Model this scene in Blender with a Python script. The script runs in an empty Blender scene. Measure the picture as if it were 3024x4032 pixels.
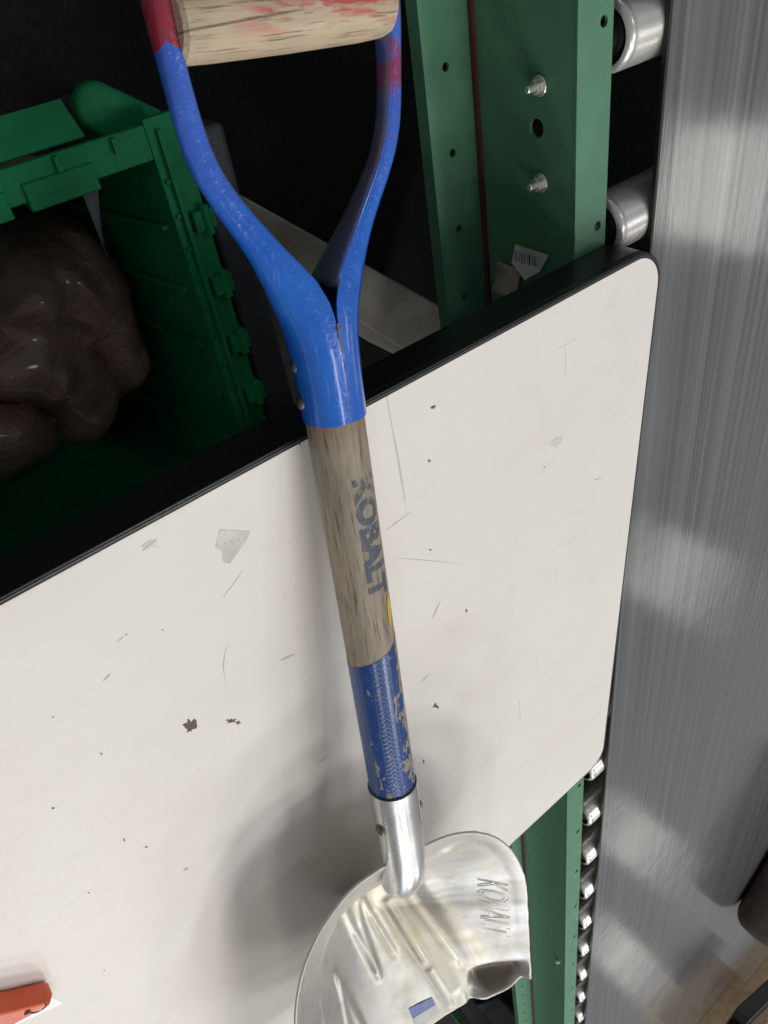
import bpy, bmesh, math, random
from mathutils import Vector, Matrix, noise
R = math.radians
rnd = random.Random(7)
scn = bpy.context.scene
COL = scn.collection

# ------------------------------------------------------------------ camera
# table top is z = 0; +Y runs away from the viewer; the phone was held rolled over, so +X is the picture's left
cam_d = bpy.data.cameras.new('camera')
cam = bpy.data.objects.new('camera', cam_d); COL.objects.link(cam); scn.camera = cam
cam_d.sensor_fit = 'VERTICAL'; cam_d.sensor_height = 36.0
cam_d.lens = 36.0 * 3028 / 4032
cam_d.clip_start = 0.02; cam_d.clip_end = 200
cx_ = Vector((-0.77547796, 0.14508446, 0.614479))      # picture right
cy_ = Vector((0.48766845, 0.75578882, 0.43699284))     # picture down
cz_ = Vector((-0.40101549, 0.63854033, -0.65685068))   # view direction
m = Matrix((( cx_.x, -cy_.x, -cz_.x, 0.0), (cx_.y, -cy_.y, -cz_.y, 0.0), (cx_.z, -cy_.z, -cz_.z, 0.390), (0, 0, 0, 1)))
cam.matrix_world = m
cam_d.dof.use_dof = True; cam_d.dof.focus_distance = .60; cam_d.dof.aperture_fstop = 32

# ------------------------------------------------------------------ world and lamps (indoor hall)
w = bpy.data.worlds.new('World'); scn.world = w; w.use_nodes = True
w.node_tree.nodes['Background'].inputs[0].default_value = (0.93, 0.96, 1.0, 1)
w.node_tree.nodes['Background'].inputs[1].default_value = 0.19
scn.view_settings.view_transform = 'Standard'; scn.view_settings.look = 'None'
scn.view_settings.exposure = 0.06; scn.view_settings.gamma = 1.0

def lamp(name, loc, target, sx, sy, power, color):
    d = bpy.data.lights.new(name, 'AREA'); d.shape = 'RECTANGLE'; d.size = sx; d.size_y = sy
    d.energy = power; d.color = color
    o = bpy.data.objects.new(name, d); COL.objects.link(o); o.location = loc
    o.rotation_euler = (Vector(target) - Vector(loc)).to_track_quat('-Z', 'Y').to_euler()
    return o
T0 = (-0.1, 0.7, 0.0)
TINT = ((1.0, 0.93, 0.86), (0.88, 0.94, 1.0), (1.0, 0.97, 0.90), (0.97, 0.91, 1.0), (0.93, 1.0, 0.93))
GRID = ((-4.2, 1.1, 5), (-2.2, 0.9, 15), (-4.6, 3.9, 5), (-2.5, 3.3, 12), (-0.9, 2.9, 26), (0.7, 4.4, 36), (2.6, 4.9, 17), (1.9, 2.3, 17),  # last entry: fill lamp added to lighten the table left of the scoop
        (-0.8, 0.8, 10), (-1.2, 6.8, 25), (1.2, 7.0, 50), (3.4, 7.6, 72), (-0.2, 1.8, 15), (-1.7, -2.0, 10))  # last entry: fill lamp added behind the camera for shadow and near side
for i, (lx, ly, pw) in enumerate(GRID):                             # rows of small ceiling lamps of mixed colour plus added fill lamps: every edge throws several faint shadows
    lamp('ceiling_or_fill_lamp', (lx, ly, 3.9), T0, 0.8, 0.45, pw, TINT[i % 5])
for yy, pw in ((2.9, 6.0), (8.3, 2.8), (16.2, 2.9), (22.5, 3.2)):      # the far row that shines in the steel sheet
    lamp('ceiling_or_fill_lamp', (-7.2, yy, 3.98), (-0.66, 0.3 + yy * 0.08, 0), 1.1, 1.1, pw, (1.0, 0.96, 0.86))

# ------------------------------------------------------------------ helpers
def obj(name, verts, faces, mat, parent=None, smooth=False, label=None, cat=None, group=None, kind=None, edges=()):
    me = bpy.data.meshes.new(name); me.from_pydata([tuple(v) for v in verts], list(edges), faces); me.validate()
    bm = bmesh.new(); bm.from_mesh(me); bmesh.ops.remove_doubles(bm, verts=bm.verts, dist=1e-6)
    bmesh.ops.recalc_face_normals(bm, faces=bm.faces); bm.to_mesh(me); bm.free()
    return link(name, me, mat, parent, smooth, label, cat, group, kind)
def link(name, me, mat, parent=None, smooth=False, label=None, cat=None, group=None, kind=None):
    o = bpy.data.objects.new(name, me); COL.objects.link(o)
    if mat and not me.materials: me.materials.append(mat)
    if smooth:
        for p in me.polygons: p.use_smooth = True
    if parent: o.parent = parent
    tag(o, label, cat, group, kind); return o
def tag(o, label=None, cat=None, group=None, kind=None):
    if label: o['label'] = label
    if cat: o['category'] = cat
    if group: o['group'] = group
    if kind: o['kind'] = kind
def empty(name, loc, label, cat, group=None):
    o = bpy.data.objects.new(name, None); COL.objects.link(o); o.location = loc; o.empty_display_size = 0.05
    tag(o, label, cat, group); return o
def mod(o, typ, **kw):
    md = o.modifiers.new(typ.lower(), typ)
    for k, v in kw.items(): setattr(md, k, v)
    return md
def box(x0, x1, y0, y1, z0, z1):
    v = [(x, y, z) for x in (x0, x1) for y in (y0, y1) for z in (z0, z1)]
    f = [(0, 1, 3, 2), (4, 6, 7, 5), (0, 4, 5, 1), (2, 3, 7, 6), (0, 2, 6, 4), (1, 5, 7, 3)]
    return v, f
def join(*parts):
    V, F = [], []
    for v, f in parts:
        b = len(V); V += list(v); F += [tuple(i + b for i in q) for q in f]
    return V, F
def prism(poly, z0, z1):
    n = len(poly); v = [(x, y, z0) for x, y in poly] + [(x, y, z1) for x, y in poly]
    f = [tuple(range(n))[::-1], tuple(range(n, 2 * n))] + [(i, (i + 1) % n, n + (i + 1) % n, n + i) for i in range(n)]
    return v, f
def lathe(profile, seg=32, axis='Y', ox=0, oy=0, oz=0, caps=True):
    # profile: list of (position along axis, radius)
    V, F = [], []
    for a, r in profile:
        for i in range(seg):
            t = 2 * math.pi * i / seg; p, q = r * math.cos(t), r * math.sin(t)
            V.append({'X': (ox + a, oy + p, oz + q), 'Y': (ox + p, oy + a, oz + q), 'Z': (ox + p, oy + q, oz + a)}[axis])
    for k in range(len(profile) - 1):
        for i in range(seg):
            j = (i + 1) % seg; F.append((k * seg + i, k * seg + j, (k + 1) * seg + j, (k + 1) * seg + i))
    if caps:
        F.append(tuple(range(seg))); F.append(tuple(range((len(profile) - 1) * seg, len(profile) * seg)))
    return V, F
def sm(a, b, x):
    if a > b: return 1.0 - sm(b, a, x)
    t = max(0.0, min(1.0, (x - a) / (b - a))); return t * t * (3 - 2 * t)
def interp(tab, x):
    if x <= tab[0][0]: return tab[0][1]
    for (a, p), (b, q) in zip(tab, tab[1:]):
        if x <= b: return p + (q - p) * (x - a) / (b - a)
    return tab[-1][1]

class G:
    """tiny node-graph helper"""
    def __init__(s, name):
        s.m = bpy.data.materials.new(name); s.m.use_nodes = True; s.t = s.m.node_tree
        s.b = s.t.nodes['Principled BSDF']; s.out = s.t.nodes['Material Output']
    def set(s, sock, v):
        if v is None: return
        if isinstance(v, bpy.types.NodeSocket): s.t.links.new(v, sock)
        elif sock.type == 'RGBA' and len(v) == 3: sock.default_value = (*v, 1)
        else: sock.default_value = v
    def n(s, typ, inputs=None, **props):
        nd = s.t.nodes.new(typ)
        for k, v in props.items(): setattr(nd, k, v)
        for k, v in (inputs or {}).items(): s.set(nd.inputs[k], v)
        return nd
    def P(s, **kw):
        names = dict(color='Base Color', rough='Roughness', metal='Metallic', normal='Normal', alpha='Alpha', coat='Coat Weight',
                     coatr='Coat Roughness', spec='Specular IOR Level', trans='Transmission Weight', aniso='Anisotropic', ior='IOR', tangent='Tangent')
        for k, v in kw.items(): s.set(s.b.inputs[names[k]], v)
        return s.m
    def coord(s, which='Object', scale=(1, 1, 1), loc=(0, 0, 0), rot=(0, 0, 0)):
        tc = s.n('ShaderNodeTexCoord'); mp = s.n('ShaderNodeMapping', {'Scale': scale, 'Location': loc, 'Rotation': rot})
        s.t.links.new(tc.outputs[which], mp.inputs[0]); return mp.outputs[0]
    def noise(s, vec, scale, detail=4, rough=0.55, dist=0.0):
        return s.n('ShaderNodeTexNoise', {'Vector': vec, 'Scale': scale, 'Detail': detail, 'Roughness': rough, 'Distortion': dist}).outputs['Fac']
    def ramp(s, fac, lo, hi, a=0.0, b=1.0):
        return s.n('ShaderNodeMapRange', {'Value': fac, 'From Min': lo, 'From Max': hi, 'To Min': a, 'To Max': b}, clamp=True).outputs[0]
    def mix(s, fac, a, b):
        nd = s.n('ShaderNodeMix', data_type='RGBA'); s.set(nd.inputs['Factor'], fac); s.set(nd.inputs[6], a); s.set(nd.inputs[7], b); return nd.outputs[2]
    def math(s, op, a, b=None, c=None):
        nd = s.n('ShaderNodeMath', operation=op); s.set(nd.inputs[0], a)
        if b is not None: s.set(nd.inputs[1], b)
        if c is not None: s.set(nd.inputs[2], c)
        return nd.outputs[0]
    def sep(s, vec):
        nd = s.n('ShaderNodeSeparateXYZ', {0: vec}); return nd.outputs[0], nd.outputs[1], nd.outputs[2]
    def bump(s, hgt, strength=0.3, dist=0.001, normal=None):
        i = {'Height': hgt, 'Strength': strength, 'Distance': dist}
        if normal is not None: i['Normal'] = normal
        return s.n('ShaderNodeBump', i).outputs[0]

# ------------------------------------------------------------------ materials
def plain(name, col, rough=0.5, metal=0.0, bump=0.15, bscale=300, var=0.12, spec=.5):
    g = G(name); c = g.coord()
    nz = g.noise(c, bscale * 0.1, 5); fine = g.noise(c, bscale, 3)
    dark = tuple(x * (1 - 2 * var) for x in col); lite = tuple(min(1, x * (1 + var)) for x in col)
    return g.P(color=g.mix(g.ramp(nz, .3, .7), dark, lite), rough=g.ramp(fine, .3, .7, rough * .85, min(1, rough * 1.15)), metal=metal, spec=spec,
               normal=g.bump(fine, bump, 0.0006))

def m_table():
    g = G('white_laminate'); c = g.coord()
    patches = g.noise(c, 7, 5, .6); speck = g.n('ShaderNodeTexVoronoi', {'Vector': c, 'Scale': 46}).outputs['Distance']
    thin = g.noise(g.coord(scale=(1, 1, 1)), 160, 3)
    sp = g.math('MULTIPLY', g.ramp(speck, .035, .02), g.ramp(g.noise(c, 23, 2), .58, .62))
    col = g.mix(g.ramp(patches, .35, .7), (.80, .75, .69), (.845, .805, .75))
    # long hair scratches
    cr = g.coord(rot=(0, 0, R(37)), scale=(240, 5, 1)); cr2 = g.coord(rot=(0, 0, R(-22)), scale=(5, 260, 1))
    s1 = g.ramp(g.noise(cr, 1, 2, .4), .735, .76); s2 = g.ramp(g.noise(cr2, 1, 2, .4), .745, .77)
    sc = g.math('MULTIPLY', g.math('MAXIMUM', s1, s2), g.ramp(g.noise(c, 9, 2), .5, .62))
    col = g.mix(g.math('MULTIPLY', sc, .5), col, (.36, .34, .31)); col = g.mix(g.math('MULTIPLY', sp, .8), col, (.12, .11, .1))
    sm1 = g.math('MULTIPLY', g.ramp(g.noise(g.coord(scale=(1, 2.2, 1)), 16, 6, .68, .6), .56, .74), .16); col = g.mix(sm1, col, (.50, .47, .42))
    x, y, z = g.sep(c); ed = g.math('ADD', g.math('SUBTRACT', y, .0), g.math('MULTIPLY', g.noise(c, 60, 4), .02))
    col = g.mix(g.math('MULTIPLY', g.ramp(ed, -.364, -.382), .45), col, (.34, .31, .27))
    fs = g.math('MULTIPLY', g.ramp(g.noise(c, 420, 2), .70, .74), g.ramp(g.noise(c, 12, 3), .5, .66)); col = g.mix(g.math('MULTIPLY', fs, .5), col, (.25, .23, .2))
    return g.P(color=col, rough=g.ramp(thin, .3, .7, .40, .48), spec=.35, normal=g.bump(g.noise(c, 500, 2), .04, .0005))
def m_wood(name, a, b, dark, paint=None):
    g = G(name); c = g.coord(scale=(1, .06, 1)) if name == 'weathered_ash' else g.coord(scale=(.06, 1, 1))
    n1 = g.noise(c, 230, 6, .6, .3); n2 = g.noise(c, 520, 4, .65); n3 = g.noise(g.coord(), 30, 3)
    col = g.mix(g.ramp(n1, .32, .68), a, b); col = g.mix(g.math('MULTIPLY', g.ramp(n2, .54, .66), .85), col, dark)
    col = g.mix(g.math('MULTIPLY', g.ramp(n3, .45, .7), .35), col, tuple(x * .62 for x in a))
    hgt = g.math('SUBTRACT', n1, g.math('MULTIPLY', g.ramp(n2, .56, .72), .6))
    if name == 'weathered_ash':       # oily brown staining next to the fork socket
        x, y, z = g.sep(g.coord()); st = g.ramp(g.math('ADD', y, g.math('MULTIPLY', n3, .02)), .016, -.006)
        col = g.mix(g.math('MULTIPLY', st, .6), col, (.20, .10, .04))
    if paint:
        x, y, z = g.sep(g.coord())
        p = g.noise(g.coord(scale=(.22, 1, 1)), 95, 5, .62, .4)
        band = g.math('MULTIPLY', g.math('MULTIPLY', g.ramp(y, .0125, .0055), g.ramp(z, .0, .008)), g.ramp(x, .048, .015))
        f = g.math('MULTIPLY', g.ramp(p, .47, .57), g.math('MULTIPLY', band, .85)); col = g.mix(f, col, (.50, .035, .04))
        k = g.math('MULTIPLY', g.ramp(g.math('ABSOLUTE', g.math('SUBTRACT', y, g.math('MULTIPLY_ADD', x, .06, .0022))), .0007, .0004), g.math('MULTIPLY', g.ramp(x, -.005, .01), g.ramp(z, 0, .004)))
        col = g.mix(g.math('MULTIPLY', k, .7), col, (.09, .06, .04))
    return g.P(color=col, rough=.62, normal=g.bump(hgt, .35, .0007))
def m_bluepaint():
    g = G('chipped_blue_enamel'); c = g.coord(); x, y, z = g.sep(c)
    n = g.noise(c, 85, 6, .62); n2 = g.noise(c, 700, 3); n3 = g.noise(c, 28, 3)
    blue = g.mix(g.ramp(n3, .35, .7), (.012, .115, .56), (.02, .165, .68))
    streak = g.noise(g.coord(scale=(1, .08, 1)), 420, 3)
    col = g.mix(g.math('MULTIPLY', g.ramp(streak, .60, .72), .45), blue, (.12, .28, .7))
    # violet overspray then red paint towards the grip end
    wob = g.math('MULTIPLY_ADD', n3, .05, -.025); yy = g.math('ADD', y, wob); ch = g.math('ADD', yy, g.math('MULTIPLY_ADD', n, .03, -.015))
    vio = g.math('MULTIPLY', g.ramp(yy, -.135, -.18), .25); col = g.mix(vio, col, (.13, .12, .50))
    redL = g.math('MULTIPLY', g.ramp(ch, -.2200, -.2210), g.ramp(x, .0, .01))
    redR = g.math('MULTIPLY', g.math('MULTIPLY', g.ramp(ch, -.188, -.196), g.ramp(ch, -.214, -.209)), g.ramp(x, 0, -.01))
    redR2 = g.math('MULTIPLY', g.ramp(yy, -.225, -.235), g.ramp(x, 0, -.01))
    col = g.mix(g.math('MULTIPLY', redL, .95), col, (.34, .022, .025)); col = g.mix(g.math('MULTIPLY', g.math('MAXIMUM', redR, redR2), .8), col, (.30, .02, .04))
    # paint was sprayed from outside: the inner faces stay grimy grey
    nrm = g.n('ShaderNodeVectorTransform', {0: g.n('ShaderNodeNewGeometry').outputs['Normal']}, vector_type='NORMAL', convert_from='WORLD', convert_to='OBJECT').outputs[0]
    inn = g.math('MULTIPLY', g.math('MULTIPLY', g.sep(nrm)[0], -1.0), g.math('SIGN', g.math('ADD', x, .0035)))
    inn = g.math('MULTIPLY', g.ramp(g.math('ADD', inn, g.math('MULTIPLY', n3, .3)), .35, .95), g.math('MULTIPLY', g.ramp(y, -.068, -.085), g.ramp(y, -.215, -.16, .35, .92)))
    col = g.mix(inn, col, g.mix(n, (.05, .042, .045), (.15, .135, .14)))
    blot = g.math('MULTIPLY', g.ramp(g.noise(c, 60, 3), .5, .58), g.ramp(y, -.222, -.232)); col = g.mix(g.math('MULTIPLY', blot, .8), col, (.13, .10, .085))
    rust = g.math('MULTIPLY', g.ramp(n, .66, .70), g.ramp(g.noise(c, 22, 2), .48, .60)); col = g.mix(rust, col, (.20, .10, .045))
    pale = g.math('MULTIPLY', g.ramp(n2, .66, .72), g.ramp(n, .52, .60)); col = g.mix(g.math('MULTIPLY', pale, .6), col, (.45, .5, .6))
    hgt = g.math('SUBTRACT', g.math('MULTIPLY', g.noise(c, 240, 3), .8), rust)
    return g.P(color=col, rough=g.math('MAXIMUM', g.math('MULTIPLY', rust, .7), g.ramp(n2, .3, .7, .14, .26)), normal=g.bump(hgt, .34, .0013), coat=.6, coatr=.07)
def m_wrap():
    g = G('worn_blue_wrap'); c = g.coord(); x, y, z = g.sep(c)
    # angle and length on the shaft, for the little hexagon embossing
    ang = g.math('MULTIPLY', g.math('ARCTAN2', x, z), .0202)
    uv = g.n('ShaderNodeCombineXYZ', {0: ang, 1: y, 2: 0.0}).outputs[0]
    sc = g.n('ShaderNodeVectorMath', {0: uv, 1: (225, 225, 1)}, operation='MULTIPLY').outputs[0]
    hx, hy, _ = g.sep(sc)
    def hexd(ox, oy):
        # distance to the nearest hexagon centre of one of two interleaved grids
        px = g.math('SUBTRACT', g.math('FLOORED_MODULO', g.math('ADD', hx, ox), 1.732), .866)
        py = g.math('SUBTRACT', g.math('FLOORED_MODULO', g.math('ADD', hy, oy), 1.0), .5)
        ax = g.math('ABSOLUTE', px); ay = g.math('ABSOLUTE', py)
        return g.math('MAXIMUM', ay, g.math('ADD', g.math('MULTIPLY', ax, .866), g.math('MULTIPLY', ay, .5)))
    hd = g.math('MINIMUM', hexd(0, 0), hexd(.866, .5)); line = g.ramp(hd, .36, .44)
    wear_n = g.noise(g.coord(scale=(1, .42, 1)), 150, 6, .66, .5); big = g.noise(g.coord(scale=(1, .4, 1)), 42, 3)
    side = g.ramp(g.math('MULTIPLY', ang, -1.0), -.006, .016)           # the side that rubs
    thr = g.math('MULTIPLY_ADD', side, .17, g.math('MULTIPLY', g.math('SUBTRACT', big, .5), .6))
    wv = g.math('ADD', wear_n, thr); wear = g.ramp(wv, .628, .645)
    bare = wear
    wood_n = g.noise(g.coord(scale=(1, .06, 1)), 300, 5)
    wood = g.mix(g.ramp(wood_n, .3, .7), (.26, .205, .13), (.40, .33, .22))
    blue = g.mix(g.ramp(big, .3, .7), (.009, .045, .19), (.014, .062, .25))
    blue = g.mix(g.math('MULTIPLY', g.ramp(g.noise(c, 600, 3), .58, .7), .35), blue, (.2, .28, .42))
    col = g.mix(bare, blue, wood)
    hgt = g.math('SUBTRACT', g.math('MULTIPLY', line, -.5), g.math('MULTIPLY', bare, .8))
    return g.P(color=col, rough=g.math('MULTIPLY_ADD', bare, .35, .24), normal=g.bump(hgt, .32, .0005))
def m_print():
    g = G('faded_blue_print'); n = g.noise(g.coord(scale=(1, .18, 1)), 360, 6, .7)
    big = g.noise(g.coord(), 75, 3)
    x, y, z = g.sep(g.coord())
    fade = g.ramp(y, .028, .065, -.03, .12)
    f = g.ramp(g.math('ADD', g.math('ADD', n, g.math('MULTIPLY', g.math('SUBTRACT', big, .5), .35)), fade), .45, .60, .04, .72)
    return g.P(color=(.085, .115, .17), rough=.6, alpha=f)
def m_alu(name, tint=(.80, .80, .79), r0=.26, r1=.42, dirt=.35, metal=1.0, patches=False):
    g = G(name); c = g.coord()
    n = g.noise(c, 26, 5, .6); f = g.noise(c, 420, 3, .6); st = g.noise(g.coord(scale=(1, .05, 1)), 500, 3)
    scr = g.ramp(g.noise(g.coord(rot=(0, 0, R(24)), scale=(9, 330, 9)), 1, 2), .70, .76)
    col = g.mix(g.math('MULTIPLY', g.ramp(n, .42, .68), dirt), tint, (.50, .45, .37))
    pit = g.ramp(g.n('ShaderNodeTexVoronoi', {'Vector': c, 'Scale': 120}).outputs['Distance'], .06, .03)
    pit = g.math('MULTIPLY', pit, g.ramp(g.noise(c, 40, 2), .56, .62)); col = g.mix(g.math('MULTIPLY', pit, .6), col, (.16, .13, .1))
    if patches:       # yellowish tint down the middle, brown patch in the bent corner
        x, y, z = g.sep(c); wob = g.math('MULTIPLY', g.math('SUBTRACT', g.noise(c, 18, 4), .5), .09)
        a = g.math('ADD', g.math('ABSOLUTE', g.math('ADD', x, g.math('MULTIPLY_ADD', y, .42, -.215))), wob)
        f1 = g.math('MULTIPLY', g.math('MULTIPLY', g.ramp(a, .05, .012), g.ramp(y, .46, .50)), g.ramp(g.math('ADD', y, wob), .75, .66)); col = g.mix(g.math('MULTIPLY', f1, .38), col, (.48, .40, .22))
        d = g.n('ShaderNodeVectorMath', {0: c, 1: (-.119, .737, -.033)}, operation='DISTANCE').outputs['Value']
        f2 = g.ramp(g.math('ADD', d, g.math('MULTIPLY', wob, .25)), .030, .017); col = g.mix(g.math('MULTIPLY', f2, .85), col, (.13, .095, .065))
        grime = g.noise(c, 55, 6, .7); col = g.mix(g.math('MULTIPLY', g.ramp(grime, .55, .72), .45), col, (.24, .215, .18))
    hgt = g.math('ADD', g.math('MULTIPLY', st, .35), g.math('SUBTRACT', g.math('MULTIPLY', f, .3), g.math('MULTIPLY', scr, .5)))
    return g.P(color=col, metal=metal, rough=g.ramp(n, .35, .7, r0, r1), normal=g.bump(hgt, .16, .0005))
def m_sheet():
    g = G('rolled_steel_sheet'); c = g.coord()
    streak = g.noise(g.coord(scale=(150, .55, 1)), 1, 5, .65); broad = g.noise(g.coord(scale=(26, .35, 1)), 1, 3)
    micro = g.noise(g.coord(scale=(420, 38, 1)), 1, 3, .6); cloud = g.noise(c, 4, 3)
    col = g.mix(g.ramp(streak, .36, .66), (.205, .208, .212), (.355, .36, .366)); col = g.mix(g.math('MULTIPLY', g.ramp(broad, .4, .7), .4), col, (.305, .312, .32))
    fine = g.noise(g.coord(scale=(330, .8, 1)), 1, 4, .7); col = g.mix(g.math('MULTIPLY', g.ramp(fine, .55, .68), .5), col, (.13, .135, .145))
    wav = g.noise(c, 5.5, 3)
    dent = g.math('MULTIPLY', g.ramp(g.n('ShaderNodeTexVoronoi', {'Vector': c, 'Scale': 5.5}).outputs['Distance'], .03, .0), -6.0)
    scr = g.math('MULTIPLY', g.ramp(g.noise(g.coord(rot=(0, 0, R(28)), scale=(220, 4, 1)), 1, 2), .72, .76), g.ramp(g.noise(c, 7, 2), .5, .62)); col = g.mix(g.math('MULTIPLY', scr, .4), col, (.6, .6, .6))
    hgt = g.math('ADD', g.math('MULTIPLY', wav, 7.0), g.math('ADD', g.math('MULTIPLY', streak, .5), g.math('ADD', g.math('MULTIPLY', micro, .55), g.math('ADD', dent, g.math('MULTIPLY', broad, .8)))))
    return g.P(color=col, metal=.62, rough=g.math('ADD', g.ramp(cloud, .3, .7, .075, .12), g.math('MULTIPLY', streak, .07)), normal=g.bump(hgt, .16, .0007))
def m_bag():
    g = G('brown_crumpled_plastic'); c = g.coord(); n = g.noise(c, 12, 4)
    return g.P(color=g.mix(g.ramp(n, .35, .65), (.115, .068, .05), (.25, .165, .125)), rough=.45, coat=.55, coatr=.12, normal=g.bump(g.math('ADD', g.noise(c, 34, 6, .62, 1.6), g.math('MULTIPLY', g.n('ShaderNodeTexVoronoi', {'Vector': c, 'Scale': 22}, feature='DISTANCE_TO_EDGE').outputs['Distance'], 1.2)), .55, .009))
def m_clear():
    g = G('clear_plastic_film'); n = g.noise(g.coord(), 55, 4)
    g.P(color=(.85, .87, .88), rough=.12, alpha=g.ramp(n, .3, .7, .5, .92), spec=.8, normal=g.bump(g.noise(g.coord(), 90, 4, .6, 1), .7, .004)); return g.m
M = dict(table=m_table(), band=plain('black_rubber_edging', (.012, .012, .013), .33, 0, .12, 500),
    lip=plain('grey_worn_edge', (.05, .047, .042), .5), shaft=m_wood('weathered_ash', (.40, .335, .25), (.265, .22, .165), (.10, .078, .052)),
    grip=m_wood('pale_ash_grip', (.60, .475, .335), (.48, .37, .25), (.20, .13, .08), True), blue=m_bluepaint(), wrap=m_wrap(), prt=m_print(),
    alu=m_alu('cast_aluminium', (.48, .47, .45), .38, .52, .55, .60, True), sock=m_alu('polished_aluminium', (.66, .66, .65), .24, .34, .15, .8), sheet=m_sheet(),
    green=plain('green_enamel_steel', (.09, .24, .14), .42, 0, .1, 260, .06), rust=plain('rust_red_seam', (.10, .022, .016), .8),
    zinc=m_alu('zinc_plated_steel', (.74, .72, .67), .26, .36, .15, .6), dark=plain('dark_steel', (.03, .03, .032), .5, .6),
    crate=plain('green_crate_plastic', (.005, .19, .065), .6, 0, .15, 180, .15, .2), floor=plain('dark_concrete', (.018, .018, .018), .85, 0, .3, 90),
    bag=m_bag(), clear=m_clear(), film=plain('grey_film', (.12, .13, .14), .35, 0, .6, 120), greyp=plain('charcoal_plastic', (.045, .05, .055), .55), plank=plain('grey_beige_board', (.50, .46, .385), .7),
    rivet=plain('rusty_rivet_steel', (.17, .14, .11), .5, .7), yellow=plain('yellow_vinyl', (.82, .50, .02), .4, 0, .05), paper=plain('white_paper_label', (.72, .72, .70), .6),
    ink=plain('black_ink', (.02, .02, .02), .6), tan=plain('tan_paper', (.42, .35, .26), .8), orange=plain('orange_plastic', (.74, .11, .035), .38, 0, .05, 200, .06),
    steelb=m_alu('knife_blade_steel', (.42, .46, .52), .3, .4, .05, .7), brown=plain('brown_felt', (.052, .036, .028), .9, 0, .8, 260, .25),
    card=plain('cardboard', (.42, .29, .17), .8), chip=plain('brown_exposed_core', (.15, .115, .08), .8), scuff=plain('grey_scuff', (.56, .53, .495), .7),
    tape=plain('grey_tape_residue', (.68, .655, .61), .45), violet=plain('violet_sticker', (.13, .17, .50), .35), black=plain('black_plastic', (.013, .013, .014), .4))

# ------------------------------------------------------------------ floor
FLOOR = -0.70
obj('floor', [(-9, -5, FLOOR), (9, -5, FLOOR), (9, 26, FLOOR), (-9, 26, FLOOR)], [(0, 1, 2, 3)], M['floor'], kind='structure')

# ------------------------------------------------------------------ table
table = empty('table', (0.2, 0.66, FLOOR), 'white laminate table with black rubber edging under the shovel', 'table')
def tv(v): return [(x - 0.2, y - 0.66, z - FLOOR) for x, y, z in v]
def rounded(corners, rad, seg=10):
    out = []; n = len(corners)
    for i, c in enumerate(corners):
        c = Vector(c); a = (Vector(corners[i - 1]) - c).normalized(); b = (Vector(corners[(i + 1) % n]) - c).normalized()
        half = a.angle(b) / 2; d = rad / math.tan(half); ctr = c + (a + b).normalized() * (rad / math.sin(half))
        p, q = c + a * d - ctr, c + b * d - ctr; tot = p.angle_signed(q)
        for k in range(seg + 1):
            t = -tot * k / seg; out.append((ctr.x + p.x * math.cos(t) - p.y * math.sin(t), ctr.y + p.x * math.sin(t) + p.y * math.cos(t)))
    return out
TC = [(-0.5690, 0.2845), (0.955, 0.2715), (0.955, 1.062), (-0.5315, 1.0535)]
outer = rounded(TC, .034); inner = rounded([(-.5660, .2870), (.952, .2741), (.952, 1.0595), (-.5287, 1.051)], .0318)
o = obj('table_top', *[(tv(v), f) for v, f in [prism(inner, -.038, 0)]][0], M['table'], table)
def ring(po, pi, prof):
    # prof: list of (fraction outwards, z) swept round the outline; closed section
    n = len(po); V, F = [], []; k = len(prof)
    for (ox, oy), (ix, iy) in zip(po, pi):
        for fr, z in prof: V.append((ix + (ox - ix) * fr, iy + (oy - iy) * fr, z))
    for i in range(n):
        j = (i + 1) % n
        for q in range(k):
            r = (q + 1) % k; F.append((i * k + q, j * k + q, j * k + r, i * k + r))
    return V, F
outer2 = rounded([(-.5705, .2825), (.9565, .2697), (.9565, 1.064), (-.5330, 1.0555)], .0355)
v, f = ring(outer2, inner, [(.0, -.0385), (.9, -.0385), (1.0, -.036), (1.0, -.007), (.9, -.0052), (.9, -.0046), (1.0, -.004), (.95, -.0012), (.8, -.0009), (.05, -.0009)])
obj('edge_band', tv(v), f, M['band'], table)
v, f = ring(outer2, inner, [(.30, -.0020), (.55, -.0020), (.55, -.0002), (.30, -.0002)])
obj('edge_seam', tv(v), f, M['lip'], table)
for lx, ly in ((.88, .34), (.88, .98), (.16, 1.0)):
    obj('leg', *[(tv(v), f) for v, f in [box(lx - .02, lx + .02, ly - .02, ly + .02, FLOOR + .001, -.0386)]][0], M['dark'], table)

# pixel of the photograph -> point on a horizontal level; used once to read plan positions off the picture
CX, CY, FP = 1512.0, 2016.0, 3028.0
def px(u, v_, z=0.0):
    r = cx_ * ((u - CX) / FP) + cy_ * ((v_ - CY) / FP) + cz_
    t = (z - .390) / r.z; return Vector((r.x * t, r.y * t, z))

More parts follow.
